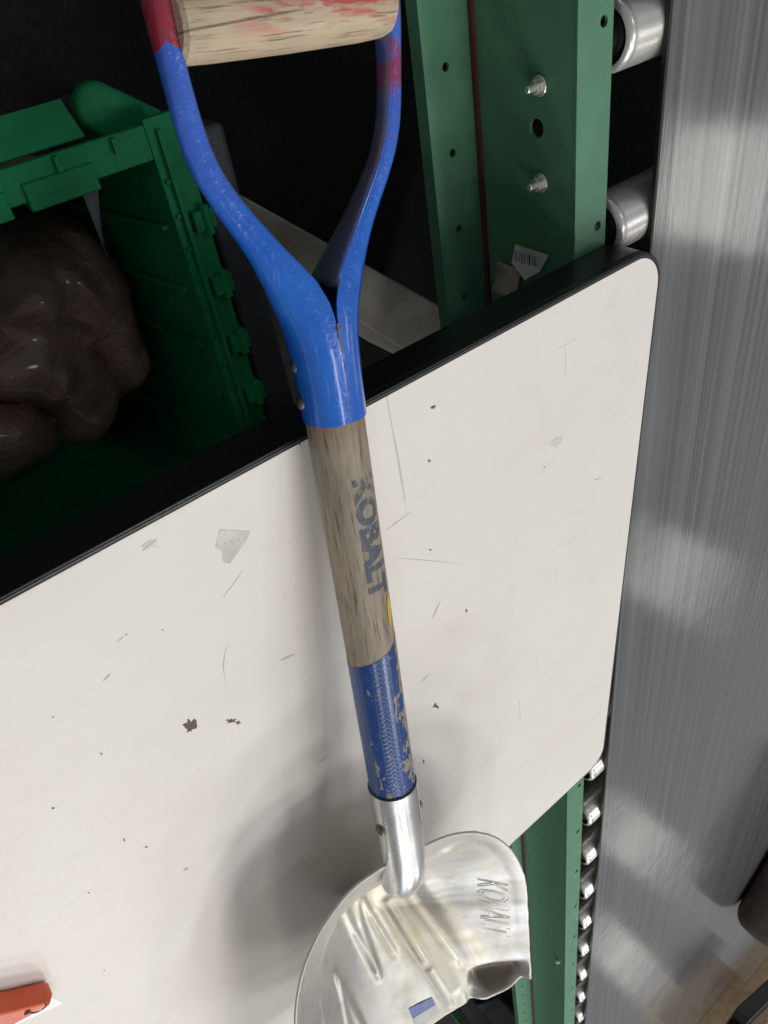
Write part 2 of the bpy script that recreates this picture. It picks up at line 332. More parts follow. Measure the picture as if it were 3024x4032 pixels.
def flat(name, pts, mat, parent, off=(0, 0, 0), z=.00025, label=None):
    V = [(p.x - off[0], p.y - off[1], p.z + z - off[2]) for p in pts]
    return obj(name, V, [tuple(range(len(V)))], mat, parent, label=label)
TO = (0.2, 0.66, FLOOR)
def blob(u, v_, ru, rv, seed, n=9, ang=0):
    r = random.Random(seed); out = []
    for i in range(n):
        t = 2 * math.pi * i / n; k = r.uniform(.28, 1.2); a, b = ru * k * math.cos(t), rv * k * math.sin(t)
        out.append(px(u + a * math.cos(ang) - b * math.sin(ang), v_ + a * math.sin(ang) + b * math.cos(ang)))
    return out
for i, (u, v_, ru, rv) in enumerate(((748, 2858, 27, 30), (908, 2838, 22, 10), (937, 2846, 10, 7), (497, 2498, 5, 4), (208, 2825, 5, 4), (209, 3181, 6, 4), (398, 2968, 5, 5),
        (575, 3335, 9, 4), (489, 3307, 5, 8), (1690, 1815, 8, 8), (1695, 2165, 5, 5), (2142, 1838, 4, 3), (1835, 2405, 6, 8), (1715, 2780, 16, 12), (1668, 2997, 5, 8),
        (1705, 1603, 10, 9), (350, 3515, 6, 3), (410, 3820, 3, 3), (1180, 1750, 6, 6), (640, 2480, 5, 3))):
    flat('paint_chip', blob(u, v_, ru, rv, i, 9 if ru < 9 else 19), M['chip'], table, TO)
def streak(a, b, wd, bend=0.0):
    a, b = Vector(a), Vector(b); d = (b - a); nn = Vector((-d.y, d.x)).normalized(); pts = []
    for k in range(7):
        t = k / 6; pts.append(a + d * t + nn * (bend * 4 * t * (1 - t) + wd * .6 * math.sin(math.pi * t)))
    for k in range(5, 0, -1):
        t = k / 6; pts.append(a + d * t + nn * (bend * 4 * t * (1 - t) - wd * math.sin(math.pi * t)))
    return [px(p.x, p.y) for p in pts]
for a, b, wd, bd in (((405, 2683), (436, 2652), 3, 0), ((460, 2531), (490, 2503), 2, 0), ((903, 2525), (900, 2710), 2, 22), ((721, 3428), (744, 3418), 5, 0),
        ((1100, 2602), (1165, 2575), 4, 0), ((1700, 2440), (1735, 2365), 3, 0), ((1655, 2690), (1695, 2650), 2, 0), ((2335, 1890), (2370, 1878), 2, 3),
        ((1510, 2095), (1625, 2010), 1.4, 0), ((1540, 2195), (1830, 2220), 1.2, 0), 
        ((870, 2360), (960, 2240), 1.5, 3), ((1250, 3010), (1295, 2970), 3, 0), ((560, 2170), (620, 2120), 6, 0)):
    flat('scratch', streak(a, b, wd, bd), M['scuff'], table, TO, z=.00018)
flat('tape_residue', [px(*p) for p in ((866, 2085), (985, 2092), (968, 2132), (905, 2218), (880, 2215), (872, 2170), (848, 2155))], M['tape'], table, TO, z=.0002)
for k in range(5):
    flat('tape_tooth', blob(858 + 27 * k, 2148 - 7 * k, 4, 4, 90 + k, 6), M['scuff'], table, TO, z=.0004)
flat('tape_residue', [px(*p) for p in ((2170, 1742), (2195, 1720), (2216, 1722), (2205, 1745), (2188, 1760), (2170, 1757))], M['tape'], table, TO, z=.0002)
flat('ink_smudge', blob(590, 2145, 40, 18, 55, 11), M['tape'], table, TO, z=.00015)

# ------------------------------------------------------------------ roller conveyor
conv = empty('roller_conveyor', (-.8, .3, FLOOR), 'green steel roller conveyor with zinc rollers beside the table', 'conveyor')
def cv(v): return [(x + .8, y - .3, z - FLOOR) for x, y, z in v]
FZ = -.0402; XL, XR = -.5005, -.5395; WEBB = -.152; LIPX = -.446; Y0, Y1 = -.55, 6.2
def holed(axis_u0, axis_u1, y0, y1, holes, rad, f):
    """flat strip between two edges with round holes; f maps (u, y) to a 3-D point"""
    V, F = [], []; cur = y0; hw = rad * 1.9
    def quad(a, b, c, d):
        n = len(V); V.extend([f(*a), f(*b), f(*c), f(*d)]); F.append((n, n + 1, n + 2, n + 3))
    def ngon(pts):
        n = len(V); V.extend([f(*p) for p in pts]); F.append(tuple(range(n, n + len(pts))))
    q = [math.tan(R(a)) for a in (-45, -22.5, 0, 22.5, 45)]
    prev = None
    for hu, hy in sorted(holes, key=lambda p: p[1]):
        a, b = hy - hw, hy + hw
        lowu = [axis_u0] + [prev + hw * k for k in q] + [axis_u1] if prev is not None else [axis_u0, axis_u1]
        ngon([(u, cur) for u in lowu] + [(u, a) for u in ([axis_u0] + [hu + hw * k for k in q] + [axis_u1])[::-1]])
        ngon([(axis_u0, a)] + [(hu - hw, hy + hw * k) for k in q] + [(axis_u0, b)]); ngon([(axis_u1, a)] + [(hu + hw, hy + hw * k) for k in q] + [(axis_u1, b)])
        n = len(V)
        for i in range(16):
            t = 2 * math.pi * i / 16; cc, ss = math.cos(t), math.sin(t); k = hw / max(abs(cc), abs(ss))
            V.append(f(hu + cc * rad, hy + ss * rad)); V.append(f(hu + cc * k, hy + ss * k))
        for i in range(16):
            j = (i + 1) % 16; F.append((n + 2 * i, n + 2 * j, n + 2 * j + 1, n + 2 * i + 1))
        cur = b; prev = hu
    ngon([(u, cur) for u in ([axis_u0] + [prev + hw * k for k in q] + [axis_u1])] + [(axis_u1, y1), (axis_u0, y1)]); return V, F
fl_holes = [(-.529, y) for y in [.112 + .152 * k for k in range(-4, 39)]]
TH = .0026
web = holed(WEBB, FZ - TH, Y0, Y1, [(-.082, .182)], .0075, lambda u, y: (XL - TH / 2, y, u))
r_ = obj('side_rail', cv(web[0]), web[1], M['green'], conv); mod(r_, 'SOLIDIFY', thickness=TH, offset=0)
topf = holed(XR, XL + .0004, Y0, Y1, fl_holes, .0042, lambda u, y: (u, y, FZ - TH / 2))
o = obj('top_flange', cv(topf[0]), topf[1], M['green'], r_); mod(o, 'SOLIDIFY', thickness=TH, offset=0)
lip = holed(XL + .0003, LIPX, Y0, Y1, [(-.4695, .134 + .067 * k) for k in range(-10, 88)], .0036, lambda u, y: (u, y, WEBB - TH / 2))
o = obj('bottom_flange', cv(lip[0]), lip[1], M['green'], r_); mod(o, 'SOLIDIFY', thickness=TH, offset=0)
v, f = box(LIPX - TH, LIPX, Y0, Y1, WEBB - .014, WEBB - TH - .0001); obj('flange_return', cv(v), f, M['green'], r_)
v, f = box(XL, XL + .0035, Y0, Y1, WEBB + .001, WEBB + .005); obj('rust_seam', cv(v), f, M['rust'], conv)
v, f = box(-2.385, -2.345, Y0, Y1, -.15, FZ); obj('side_rail', cv(v), f, M['green'], conv)
for ly in (-.3, 1.5, 3.6, 5.9):
    for bx in (box(-.515, -.475, ly, ly + .04, FLOOR + .001, WEBB - .003), box(-2.38, -2.35, ly, ly + .04, FLOOR + .001, -.151)): obj('stand_leg', cv(bx[0]), bx[1], M['green'], conv)
def hexnut(rad, th):
    return lathe([(0, rad), (th, rad)], 6, 'X')
for by in (.150, .224):
    z = -.0775
    v, f = join(lathe([(0, .0075), (.0008, .008), (.0016, .0075)], 20, 'X', XL + .001, by, z), lathe([(.0016, .0058), (.0062, .0058), (.0068, .005)], 6, 'X', XL + .001, by, z),
                lathe([(.006, .0029), (.0135, .0029), (.0145, .0022)], 14, 'X', XL + .001, by, z))
    obj('bolt', cv(v), f, M['zinc'], conv)
v, f = join(lathe([(0, .006), (.002, .006)], 16, 'X', XL + .001, 1.905, -.06), lathe([(.002, .0045), (.006, .0045)], 6, 'X', XL + .001, 1.905, -.06)); obj('bolt', cv(v), f, M['zinc'], conv)
# rollers, 152 mm apart
RR = .0268; RZ = -.0558; RX0, RX1 = -.5475, -1.04
tube = lathe([(0, .0215), (-.0005, .0242), (-.003, RR - .0004), (-.006, RR), (-.0075, RR - .0006), (-.009, RR), (-1.79, RR), (-1.795, .02)], 40, 'X', caps=False)
me_t = None
def mesh_of(name, v, f, mat, smooth=True):
    me = bpy.data.meshes.new(name); me.from_pydata([tuple(q) for q in v], [], f); bm = bmesh.new(); bm.from_mesh(me); bmesh.ops.recalc_face_normals(bm, faces=bm.faces); bm.to_mesh(me); bm.free()
    me.materials.append(mat)
    for p in me.polygons: p.use_smooth = smooth
    return me
me_t = mesh_of('roller', *tube, M['zinc'])
me_c = mesh_of('bearing_cap', *join(lathe([(-.0035, .0218), (-.003, .013), (-.001, .0105), (.0004, .0085), (.0004, .0058)], 32, 'X')), M['dark'])
me_a = mesh_of('axle', *lathe([(.012, .0048), (-.02, .0048)], 6, 'X'), M['zinc'], False)
for k in range(-3, 39):
    y = .1265 + .1482 * k
    ro = link('roller', me_t, None, conv); ro.location = (RX0 + .8, y - .3, RZ - FLOOR)
    for nm, me in (('bearing_cap', me_c), ('axle', me_a)): q = link(nm, me, None, ro)
# label remnants stuck on the web of the rail
lab = obj('barcode_sticker', [(XL + .0045, .2835, -.066), (XL + .003, .283, -.108), (XL + .007, .300, -.110), (XL + .006, .3135, -.095), (XL + .003, .302, -.078)], [(0, 1, 2, 3, 4)], M['paper'],
          label='torn white barcode sticker on the green conveyor rail above the table', cat='sticker')
for k in range(9):
    z = -.079 - .0032 * k; wd = (.0011, .0006, .0016, .0006, .0009, .0014, .0006, .0011, .0006)[k]
    obj('barcode_bar', [(XL + .0078, .2865, z), (XL + .0078, .2965, z), (XL + .0078, .2965, z - wd), (XL + .0078, .2865, z - wd)], [(0, 1, 2, 3)], M['ink'], lab)
V = []; F = []
for i in range(7):
    for j in range(2): V.append((XL + .004 + .010 * (i / 6) ** 2 + j * .004, .306 + .026 * i / 6 - j * .004, -.102 - .026 * j))
for i in range(6): F.append((2 * i, 2 * i + 2, 2 * i + 3, 2 * i + 1))
o = obj('paper_scrap', V, F, M['tan'], smooth=True, label='curled tan paper scrap under the torn barcode sticker', cat='paper scrap'); mod(o, 'SOLIDIFY', thickness=.0004)

# ------------------------------------------------------------------ steel sheet on the rollers
SZ = RZ + RR + .0004; ST = .0034
poly = [(-.5950, -.5), (-2.5, -.5), (-2.45, 6.1), (-.5270, 6.1)]
sheet = empty('steel_sheet', (-.9, 1.2, SZ), 'scratched grey steel sheet lying on the conveyor rollers', 'metal sheet')
v, f = prism([(x + .9, y - 1.2) for x, y in poly], .0005, ST); o = obj('sheet_panel', v, f, M['sheet'], sheet); mod(o, 'BEVEL', width=.0004, segments=1)
v, f = prism([(-.5925 + .9, -1.7), (-.5958 + .9, -1.7), (-.5280 + .9, 4.8), (-.5250 + .9, 4.8)], 0, ST + .0003); obj('black_edge', v, f, M['black'], sheet)  # black strip along the table-side edge of the sheet

# ------------------------------------------------------------------ shovel (local frame: x = picture left across, y = along the shaft towards the scoop, z = up)
H_ = Vector((.15661854, .97452968, .1605071)); G_ = Vector((-H_.y, H_.x, 0)).normalized(); N_ = G_.cross(H_); N_ = N_ if N_.z > 0 else -N_
P1 = Vector((-.20193558, .27604206, .0205))
shovel = empty('shovel', (0, 0, 0), 'aluminium scoop shovel with blue fork and wooden D-grip lying across the table', 'shovel')
shovel.matrix_world = Matrix(((-G_.x, H_.x, N_.x, P1.x), (-G_.y, H_.y, N_.y, P1.y), (-G_.z, H_.z, N_.z, P1.z), (0, 0, 0, 1)))
RS = .0192
# wooden shaft
prof = [(-.072 + .004 * k, RS) for k in range(0, 98)]
shaft = obj('shaft', *lathe(prof, 48), M['shaft'], shovel, True)
wv, wf = lathe([(k / 44, RS + .00025) for k in range(45)], 96, caps=False)
def wrap_s(x, z, u):
    an = math.atan2(x, z) * RS; a = .1700 + .36 * an if abs(an) < .034 else .1700 + .36 * math.copysign(.068 - abs(an) if abs(an) < .068 else 0, an)
    a += .0012 * noise.noise((an * 400, 0, 2)) + .0006 * noise.noise((an * 1500, 0, 2)); return a + (.3135 - a) * u
wr = obj('wrap', [(x, wrap_s(x, z, y), z) for x, y, z in wv], wf, M['wrap'], shovel, True)
# printed brand lettering, wrapped round the shaft
def text_mesh(txt, size, bold=0.0):
    cu = bpy.data.curves.new('lettering', 'FONT'); cu.body = txt; cu.size = size; cu.align_x = 'CENTER'; cu.align_y = 'CENTER'; cu.offset = bold; cu.resolution_u = 3
    to = bpy.data.objects.new('tmp', cu); COL.objects.link(to); dg = bpy.context.evaluated_depsgraph_get(); dg.update()
    me = bpy.data.meshes.new_from_object(to.evaluated_get(dg)); bpy.data.objects.remove(to); bpy.data.curves.remove(cu)
    bm = bmesh.new(); bm.from_mesh(me); bmesh.ops.triangulate(bm, faces=bm.faces)
    bmesh.ops.subdivide_edges(bm, edges=[e for e in bm.edges if e.calc_length() > size * .12], cuts=2, use_grid_fill=False); bmesh.ops.triangulate(bm, faces=bm.faces)
    bm.to_mesh(me); bm.free(); return me
me = text_mesh('KOBALT', .030, .0016)
xs = [v.co.x for v in me.vertices]; x0, x1 = min(xs), max(xs); ys = [v.co.y for v in me.vertices]; y0, y1 = min(ys), max(ys)
for v in me.vertices:
    s = .0270 + (v.co.x - x0) / (x1 - x0) * .0935           # first letter nearest the fork
    a = ((v.co.y - y0) / (y1 - y0) - .5) * .0190 + .0030; th = a / RS     # tops of the letters to the picture right
    v.co = (-(RS + .00022) * math.sin(th), s, (RS + .00022) * math.cos(th))
link('brand_lettering', me, M['prt'], shovel, label='faded blue block lettering along the wooden shaft')
# yellow sticker sliver
V = []; F = []
for i in range(9):
    t = i / 8; s = .124 + .026 * t; wd = .0046 * math.sin(math.pi * min(.97, t * .9 + .06)); a0 = .0080 + .002 * (1 - t)
    for a in (a0 - wd * .35, a0 + wd * .75):
        th = a / RS; r = RS + .0006; V.append((-r * math.sin(th), s, r * math.cos(th)))
for i in range(8): F.append((2 * i, 2 * i + 1, 2 * i + 3, 2 * i + 2))
obj('yellow_sticker', V, F, M['yellow'], shovel, True, label='torn yellow sticker remnant on the shaft')
# forked steel socket: two formed channels meeting on the centre line
IN = [(-.30, .0635), (-.25, .0645), (-.235, .0648), (-.215, .0635), (-.198, .0608), (-.182, .0585), (-.168, .0545), (-.153, .0470), (-.137, .0340), (-.115, .0175), (-.098, .0065), (-.084, .0009), (-.074, .0004), (.01, .0003)]
OUT = [(-.30, .074), (-.25, .0765), (-.232, .0770), (-.212, .0760), (-.195, .0752), (-.180, .0742), (-.165, .0712), (-.148, .0635), (-.127, .0510), (-.105, .0375), (-.085, .0280), (-.067, .0228), (-.045, .0210), (-.014, .0202), (.01, .0201)]
BB = [(-.30, .0105), (-.250, .0112), (-.232, .0106), (-.215, .0084), (-.198, .0068), (-.180, .0064), (-.15, .0070), (-.127, .0090), (-.105, .0135), (-.085, .0178), (-.06, .0202), (.01, .0201)]
def smooth_tab(tab, x, wdt=.012):
    return sum(interp(tab, x + wdt * k / 3) for k in range(-3, 4)) / 7
for side, nm in ((1, 'fork_arm'), (-1, 'fork_arm')):
    V, F = [], []; ns = 90; na = 22  # channel section, open towards the middle
    for i in range(ns + 1):
        s = -.262 + (.2500) * i / ns; ti, to, b = smooth_tab(IN, s), smooth_tab(OUT, s), smooth_tab(BB, s)
        if s > -.07: ti = .0003
        endf = math.sqrt(max(0.02, 1 - ((-.236 - s) / .0262) ** 2)) if s < -.236 else 1.0; b *= endf
        nar = 1 - .34 * sm(-.085, -.13, s); mid_ = (to + ti) / 2; ti, to = mid_ - (to - ti) / 2 * nar, mid_ + (to - ti) / 2 * nar
        a = to - ti; w_ = .0017; cl = sm(-.078, -.098, s); lean = -.0068 * sm(-.05, -.22, s)
        for j in range(na + 1):
            th = -math.pi / 2 + math.pi * j / na; V.append((lean + side * (ti + a * math.cos(th) ** .8), s, b * math.sin(th)))
        for j in range(na, -1, -1):
            th = -math.pi / 2 + math.pi * j / na; V.append((lean + side * (ti + (max(.0005, a - w_) * (1 - cl) - cl * .0042) * math.cos(th) ** .8), s, (b - w_ * (1 - .9 * cl)) * math.sin(th)))
    k = 2 * (na + 1)
    for i in range(ns):
        for j in range(k): F.append((i * k + j, i * k + (j + 1) % k, (i + 1) * k + (j + 1) % k, (i + 1) * k + j))
    for e in (0, ns):
        for j in range(na): F.append((e * k + j, e * k + j + 1, e * k + k - 2 - j, e * k + k - 1 - j))
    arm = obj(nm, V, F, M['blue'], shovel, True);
    arm.data.set_sharp_from_angle(angle=R(50))
obj('seam_gap', *box(-.0006, .0006, -.074, -.013, .0170, .0200), M['rivet'], shovel)
for s, sd in ((-.050, 1), (-.026, 1), (-.052, -1), (-.028, -1)):
    v, f = lathe([(.0195, .0042), (.0212, .0042), (.0224, .0032), (.0229, .001)], 16, 'X', 0, s, -.004)
    obj('rivet', [(x * sd, y, z) for x, y, z in v], f, M['rivet'], shovel, True)
# wooden grip with bevelled ends
gr = obj('grip', *lathe([(-.0655, .0150), (-.0635, .0172), (-.045, .0184), (0, .0192), (.045, .0192), (.0630, .0188), (.0650, .0165)], 48, 'X'), M['grip'], shovel, True)
gr.location = (-.0068, -.2325, 0); gr.rotation_euler = (0, 0, R(2.2)); gr.data.set_sharp_from_angle(angle=R(35))

# aluminium socket
def sock_c(s): return -.020 * sm(.40, .49, s)
V, F = [], []; st = [.3135, .3142, .32] + [.33 + .01 * k for k in range(9)] + [.418, .428, .436, .443, .449, .454, .458, .4610, .4630, .4640]
for s in st:
    r = RS + .0016 - .0008 * sm(.32, .40, s)
    if s > .434: r *= math.sqrt(max(.0, 1 - ((s - .434) / .0301) ** 2.4)) if s < .4640 else .0
    for i in range(40):
        t = 2 * math.pi * i / 40; V.append((r * math.cos(t), s, sock_c(s) + r * math.sin(t)))
for k in range(len(st) - 1):
    for i in range(40): j = (i + 1) % 40; F.append((k * 40 + i, k * 40 + j, (k + 1) * 40 + j, (k + 1) * 40 + i))
o = obj('socket', V, F, M['sock'], shovel, True)
obj('socket_lip', *lathe([(.3120, RS + .0002), (.3122, RS + .0012), (.3136, RS + .0015), (.3139, RS + .0002)], 40, caps=False), M['ink'], shovel, True)
for sd, s in ((1, .352), (-1, .352)):
    v, f = lathe([(.0195, .005), (.0215, .0052), (.0226, .004), (.0229, .001)], 18, 'X', 0, s, .003); obj('rivet', [(x * sd, y, z) for x, y, z in v], f, M['rivet'], shovel, True)

# scoop
SC, SR, SF, WD = .600, .409, .757, .1480
def depth(s): return interp([(.39, .084), (.46, .092), (.52, .1055), (.56, .1085), (.60, .1020), (.66, .083), (.757, .0445)], s)
def seg_d(s, t, a, b):
    ax, ay = a; bx, by = b; dx, dy = bx - ax, by - ay; L = dx * dx + dy * dy
    u = ((s - ax) * dx + (t - ay) * dy) / L; uc = max(0, min(1, u)); return math.hypot(s - ax - uc * dx, t - ay - uc * dy), uc
RIBS = [  # start, end, half width, height, kind
    ((.522, -.019), (.662, -.008), .0110, .0022, 'dart'), ((.575, .038), (.745, .074), .0115, .0034, 'chan'), ((.588, -.060), (.730, -.056), .0095, .0024, 'dart2')]
CREASES = [((.508, -.031), (.668, -.0085)), ((.536, -.005), (.668, -.0085)), ((.582, .026), (.690, .046)), ((.690, .046), (.752, .058)), ((.580, .046), (.700, .078)),
    ((.588, -.060), (.735, -.070)), ((.588, -.060), (.735, -.044)), ((.552, -.002), (.66, .018)), ((.462, -.062), (.545, -.088)), ((.545, -.088), (.70, -.110))]
RIDGE = [(.468, .060), (.486, .046), (.520, .050), (.585, .068), (.650, .084), (.712, .098)]      # soft fold between valley and wall
PROF = [(0, 1.0), (.15, .965), (.35, .82), (.62, .45), (.80, .225), (1.0, 0.0)]
def scoop_w(s, t, rho):
    """height of the scoop's upper face below the shaft axis; t = picture right"""
    D = depth(s); fr = sm(.60, .75, s)
    pr = sum(interp(PROF, min(1.0, max(0.0, rho + .06 * q))) for q in (-1, -.6, -.2, .2, .6, 1)) / 6 - .031 * sm(.9, 1, rho)
    w_ = -D * (pr * (1 - fr) + (1 - rho ** 2.3) * fr)
    for a, b in CREASES:
        d, u = seg_d(s, t, a, b)
        if d < .016: w_ += .0026 * math.exp(-(d / .0042) ** 2) * sm(0, .08, u) * (1 - .5 * sm(.9, 1, u))
    dr = min(seg_d(s, t, a, b)[0] for a, b in zip(RIDGE, RIDGE[1:])); w_ += .0042 * math.exp(-(dr / .0095) ** 2) * (1 - sm(.69, .73, s))
    for a, b, wd, hh, kind in RIBS:
        d, u = seg_d(s, t, a, b)
        ww = wd * (1 - .65 * u) if kind == 'dart' else (wd * (.25 + .9 * u) if kind == 'dart2' else wd * (.75 + .5 * u))
        end = sm(0, .06, u) * (1 - sm(.9, 1.0, u)) if kind != 'dart' else (sm(0, .12, u) * (1 - sm(.97, 1, u)))
        w_ += hh * math.exp(-abs(d / ww) ** 2.6) * max(end, 0)
    # fillet round the socket
    d = math.hypot(t / .034, (s - .428) / .045); top = sock_c(s) - .012
    f = math.exp(-d * d * 1.15); w_ = w_ + (max(top, w_) - w_) * f
    # battered front corner on the picture's right: dished, then curled up to the lip
    bt = sm(.082, .100, t) * (1 - sm(.141, .148, t)); w_ -= .017 * math.exp(-((s - .733) / .015) ** 2) * bt
    w_ += .016 * sm(.738, .757, s) * sm(.080, .100, t) * (1 - rho) * 1.2
    w_ -= .004 * math.exp(-((t - .083) / .006) ** 2) * sm(.72, .757, s)
    w_ += .0004 * noise.noise((s * 22, t * 22, 1.7)) + .00010 * noise.noise((s * 90, t * 90, 4.1))
    return w_
path = []
for i in range(70): path.append(('R', SF - (SF - SC) * i / 70))
for i in range(201): path.append(('A', math.pi * i / 200))
for i in range(1, 71): path.append(('L', SC + (SF - SC) * i / 70))
NR = 110; V, F = [], []
for kind, q in path:
    if kind == 'A':      # the left shoulder is squarer than the right one
        lf = sm(R(78), R(108), q); p_ = 2.0 + .8 * lf; sr = SR - .017 * lf; wl = WD if q < math.pi / 2 else WD - .008
        cq = math.cos(q); rim = (SC - (SC - sr) * max(0.0, math.sin(q)) ** (2 / p_), wl * math.copysign(abs(cq) ** (2 / p_), cq)); ctr = (SC, 0.0)
    else: rim = (q, WD if kind == 'R' else -(WD - .008 * (1 - sm(SC, SF, q)))); ctr = (q, 0.0)
    jag = .0008 * noise.noise((rim[0] * 60, rim[1] * 60, 9))
    for j in range(NR + 1):
        r = j / NR; rr = r ** .85
        s = ctr[0] + (rim[0] - ctr[0]) * rr; t = ctr[1] + (rim[1] - ctr[1]) * rr + jag * rr
        # rounded front corner of the rim
        if kind != 'A' and s > .735: s -= .010 * sm(.72, 1.0, rr) ** 2 * sm(.735, .757, s)
        V.append((-t, s, scoop_w(s, t, rr)))
n = NR + 1
for i in range(len(path) - 1):
    for j in range(NR): F.append((i * n + j, i * n + j + 1, (i + 1) * n + j + 1, (i + 1) * n + j))
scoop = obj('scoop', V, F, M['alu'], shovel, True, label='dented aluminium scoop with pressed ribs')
mod(scoop, 'SOLIDIFY', thickness=.0022, offset=1 if scoop.data.polygons[0].normal.z < 0 else -1)
def on_scoop(s, t, up=.0):
    if s >= SC: rho = abs(t) / WD
    else: rho = math.hypot(t / WD, (SC - s) / (SC - SR))
    return (-t, s, scoop_w(s, t, min(1, rho)) + up)
# raised brand lettering on the right-hand wall
cu = bpy.data.curves.new('lettering', 'FONT'); cu.body = 'KOBALT'; cu.size = .03; cu.fill_mode = 'NONE'; cu.resolution_u = 2
to = bpy.data.objects.new('tmp', cu); COL.objects.link(to); dg = bpy.context.evaluated_depsgraph_get(); dg.update()
me = bpy.data.meshes.new_from_object(to.evaluated_get(dg)); bpy.data.objects.remove(to); bpy.data.curves.remove(cu)
xs = [v.co.x for v in me.vertices]; x0, x1 = min(xs), max(xs); ys = [v.co.y for v in me.vertices]; y0, y1 = min(ys), max(ys)
V, F = [], []
for e in me.edges:
    pa, pb = [me.vertices[k].co for k in e.vertices]; n_ = max(1, int((pb - pa).length / .004))
    for q in range(n_):
        ends = []
        for u in (q / n_, (q + 1) / n_):
            p = pa.lerp(pb, u); a = (p.x - x0) / (x1 - x0); b = (p.y - y0) / (y1 - y0)
            ends.append(Vector(on_scoop(.560 + .092 * a + .014 * b, .1060 + .0260 * b, .0)))
        A, B = ends; d = (B - A); 
        if d.length < 1e-6: continue
        d.normalize(); sd = d.cross(Vector((0, 0, 1))).normalized() * .00042; up = Vector((0, 0, .00038)); k = len(V)
        V += [A - sd, A + sd, A + up, B - sd, B + sd, B + up]; F += [(k, k + 3, k + 5, k + 2), (k + 1, k + 2, k + 5, k + 4)]
bpy.data.meshes.remove(me)
mo = bpy.data.meshes.new('raised_lettering'); mo.from_pydata([tuple(v) for v in V], [], F); link('raised_lettering', mo, M['alu'], scoop)
V = [on_scoop(s, t, .0006) for s, t in ((.722, .010), (.728, .040), (.737, .041), (.734, .010))]; obj('violet_sticker', V, [(0, 1, 2, 3)], M['violet'], scoop, label='blue and white sticker scrap at the front of the scoop')
V = [on_scoop(s, t, .0006) for s, t in ((.7345, .010), (.7375, .041), (.748, .042), (.750, .010))]; obj('white_sticker', V, [(0, 1, 2, 3)], M['paper'], scoop)

# ------------------------------------------------------------------ box cutter on the table
K0 = px(168, 3893); K1 = px(-170, 3985); kd = (K1 - K0).normalized(); kn = Vector((-kd.y, kd.x, 0))
knife = empty('box_cutter', (K0.x, K0.y, .0004), 'orange plastic box cutter with blade out lying on the table', 'box cutter')
knife.rotation_euler = (0, 0, math.atan2(kd.y, kd.x))
def extr(poly, z0, z1, taper=.88):
    n = len(poly); cx = sum(p[0] for p in poly) / n; cy = sum(p[1] for p in poly) / n
    v = [(x, y, z0) for x, y in poly] + [(x, y, z0 + (z1 - z0) * .6) for x, y in poly] + [(cx + (x - cx) * (1 - (1 - taper) * .5), cy + (y - cy) * taper, z1) for x, y in poly]
    f = [tuple(range(n))[::-1], tuple(range(2 * n, 3 * n))] + [(r * n + i, r * n + (i + 1) % n, (r + 1) * n + (i + 1) % n, (r + 1) * n + i) for r in (0, 1) for i in range(n)]
    return v, f
hp = [(-.001, -.0085), (.004, -.0105), (.03, -.0115), (.06, -.0145), (.10, -.0155), (.15, -.014), (.155, -.004), (.155, .008), (.10, .0135), (.06, .0155), (.045, .0130), (.022, .0055), (.008, -.0005), (-.001, -.004)]
o = obj('handle', *extr(hp, .001, .0185), M['orange'], knife); mod(o, 'BEVEL', width=.0022, segments=3)
obj('blade', [(.034, .0230, .0085), (-.0165, .0100, .0085), (-.004, .000, .0085), (.02, -.004, .0085), (.034, .0230, .0091), (-.0165, .0100, .0091), (-.004, .000, .0091), (.02, -.004, .0091)],
    [(0, 1, 2, 3), (4, 7, 6, 5), (0, 4, 5, 1), (1, 5, 6, 2), (2, 6, 7, 3), (3, 7, 4, 0)], M['steelb'], knife)
V = []; F = []
arc = [(.0065, -.0085), (.006, -.005), (.0085, -.0025), (.0125, -.002), (.0155, -.003), (.0195, -.006)]
for (xa, ya), (xb, yb) in zip(arc, arc[1:]):
    d = Vector((xb - xa, yb - ya)).normalized() * .0006; q = len(V); V += [(xa + d.y, ya - d.x, .0188), (xb + d.y, yb - d.x, .0188), (xb - d.y, yb + d.x, .0188), (xa - d.y, ya + d.x, .0188)]; F.append((q, q + 1, q + 2, q + 3))
obj('catch_outline', V, F, M['rust'], knife); obj('catch_button', *box(.018, .0215, -.0070, -.0035, .0175, .0192), M['rust'], knife)

# ------------------------------------------------------------------ green crate under the near edge
CZ = -.30
crate = empty('plastic_crate', (0.0, .36, FLOOR), 'open green plastic crate below the table edge holding a brown bag', 'crate')
def kv(v): return [(x, y - .36, z - FLOOR) for x, y, z in v]
CX0, CX1, CY0, CY1 = -.262, .33, .163, .58
tp = .055
def cwall(a, b, inx, iny):
    # wall between plan points a, b on the rim, tapering inwards by tp at the floor, 4 mm thick
    (ax, ay), (bx, by) = a, b
    return [(ax, ay, CZ), (bx, by, CZ), (bx, by, FLOOR + .01), (ax, ay, FLOOR + .01)]
def frustum(x0, x1, y0, y1, z1, z0, t):
    return [(x0, y0, z1), (x1, y0, z1), (x1, y1, z1), (x0, y1, z1), (x0 + t, y0 + t, z0), (x1 - t, y0 + t, z0), (x1 - t, y1 - t, z0), (x0 + t, y1 - t, z0)]
V = frustum(CX0, CX1, CY0, CY1, CZ, FLOOR + .004, tp); F = [(0, 1, 5, 4), (1, 2, 6, 5), (2, 3, 7, 6), (3, 0, 4, 7), (4, 5, 6, 7)]
o = obj('body', kv(V), F, M['crate'], crate); mod(o, 'SOLIDIFY', thickness=.0045, offset=0)
rimw = .030
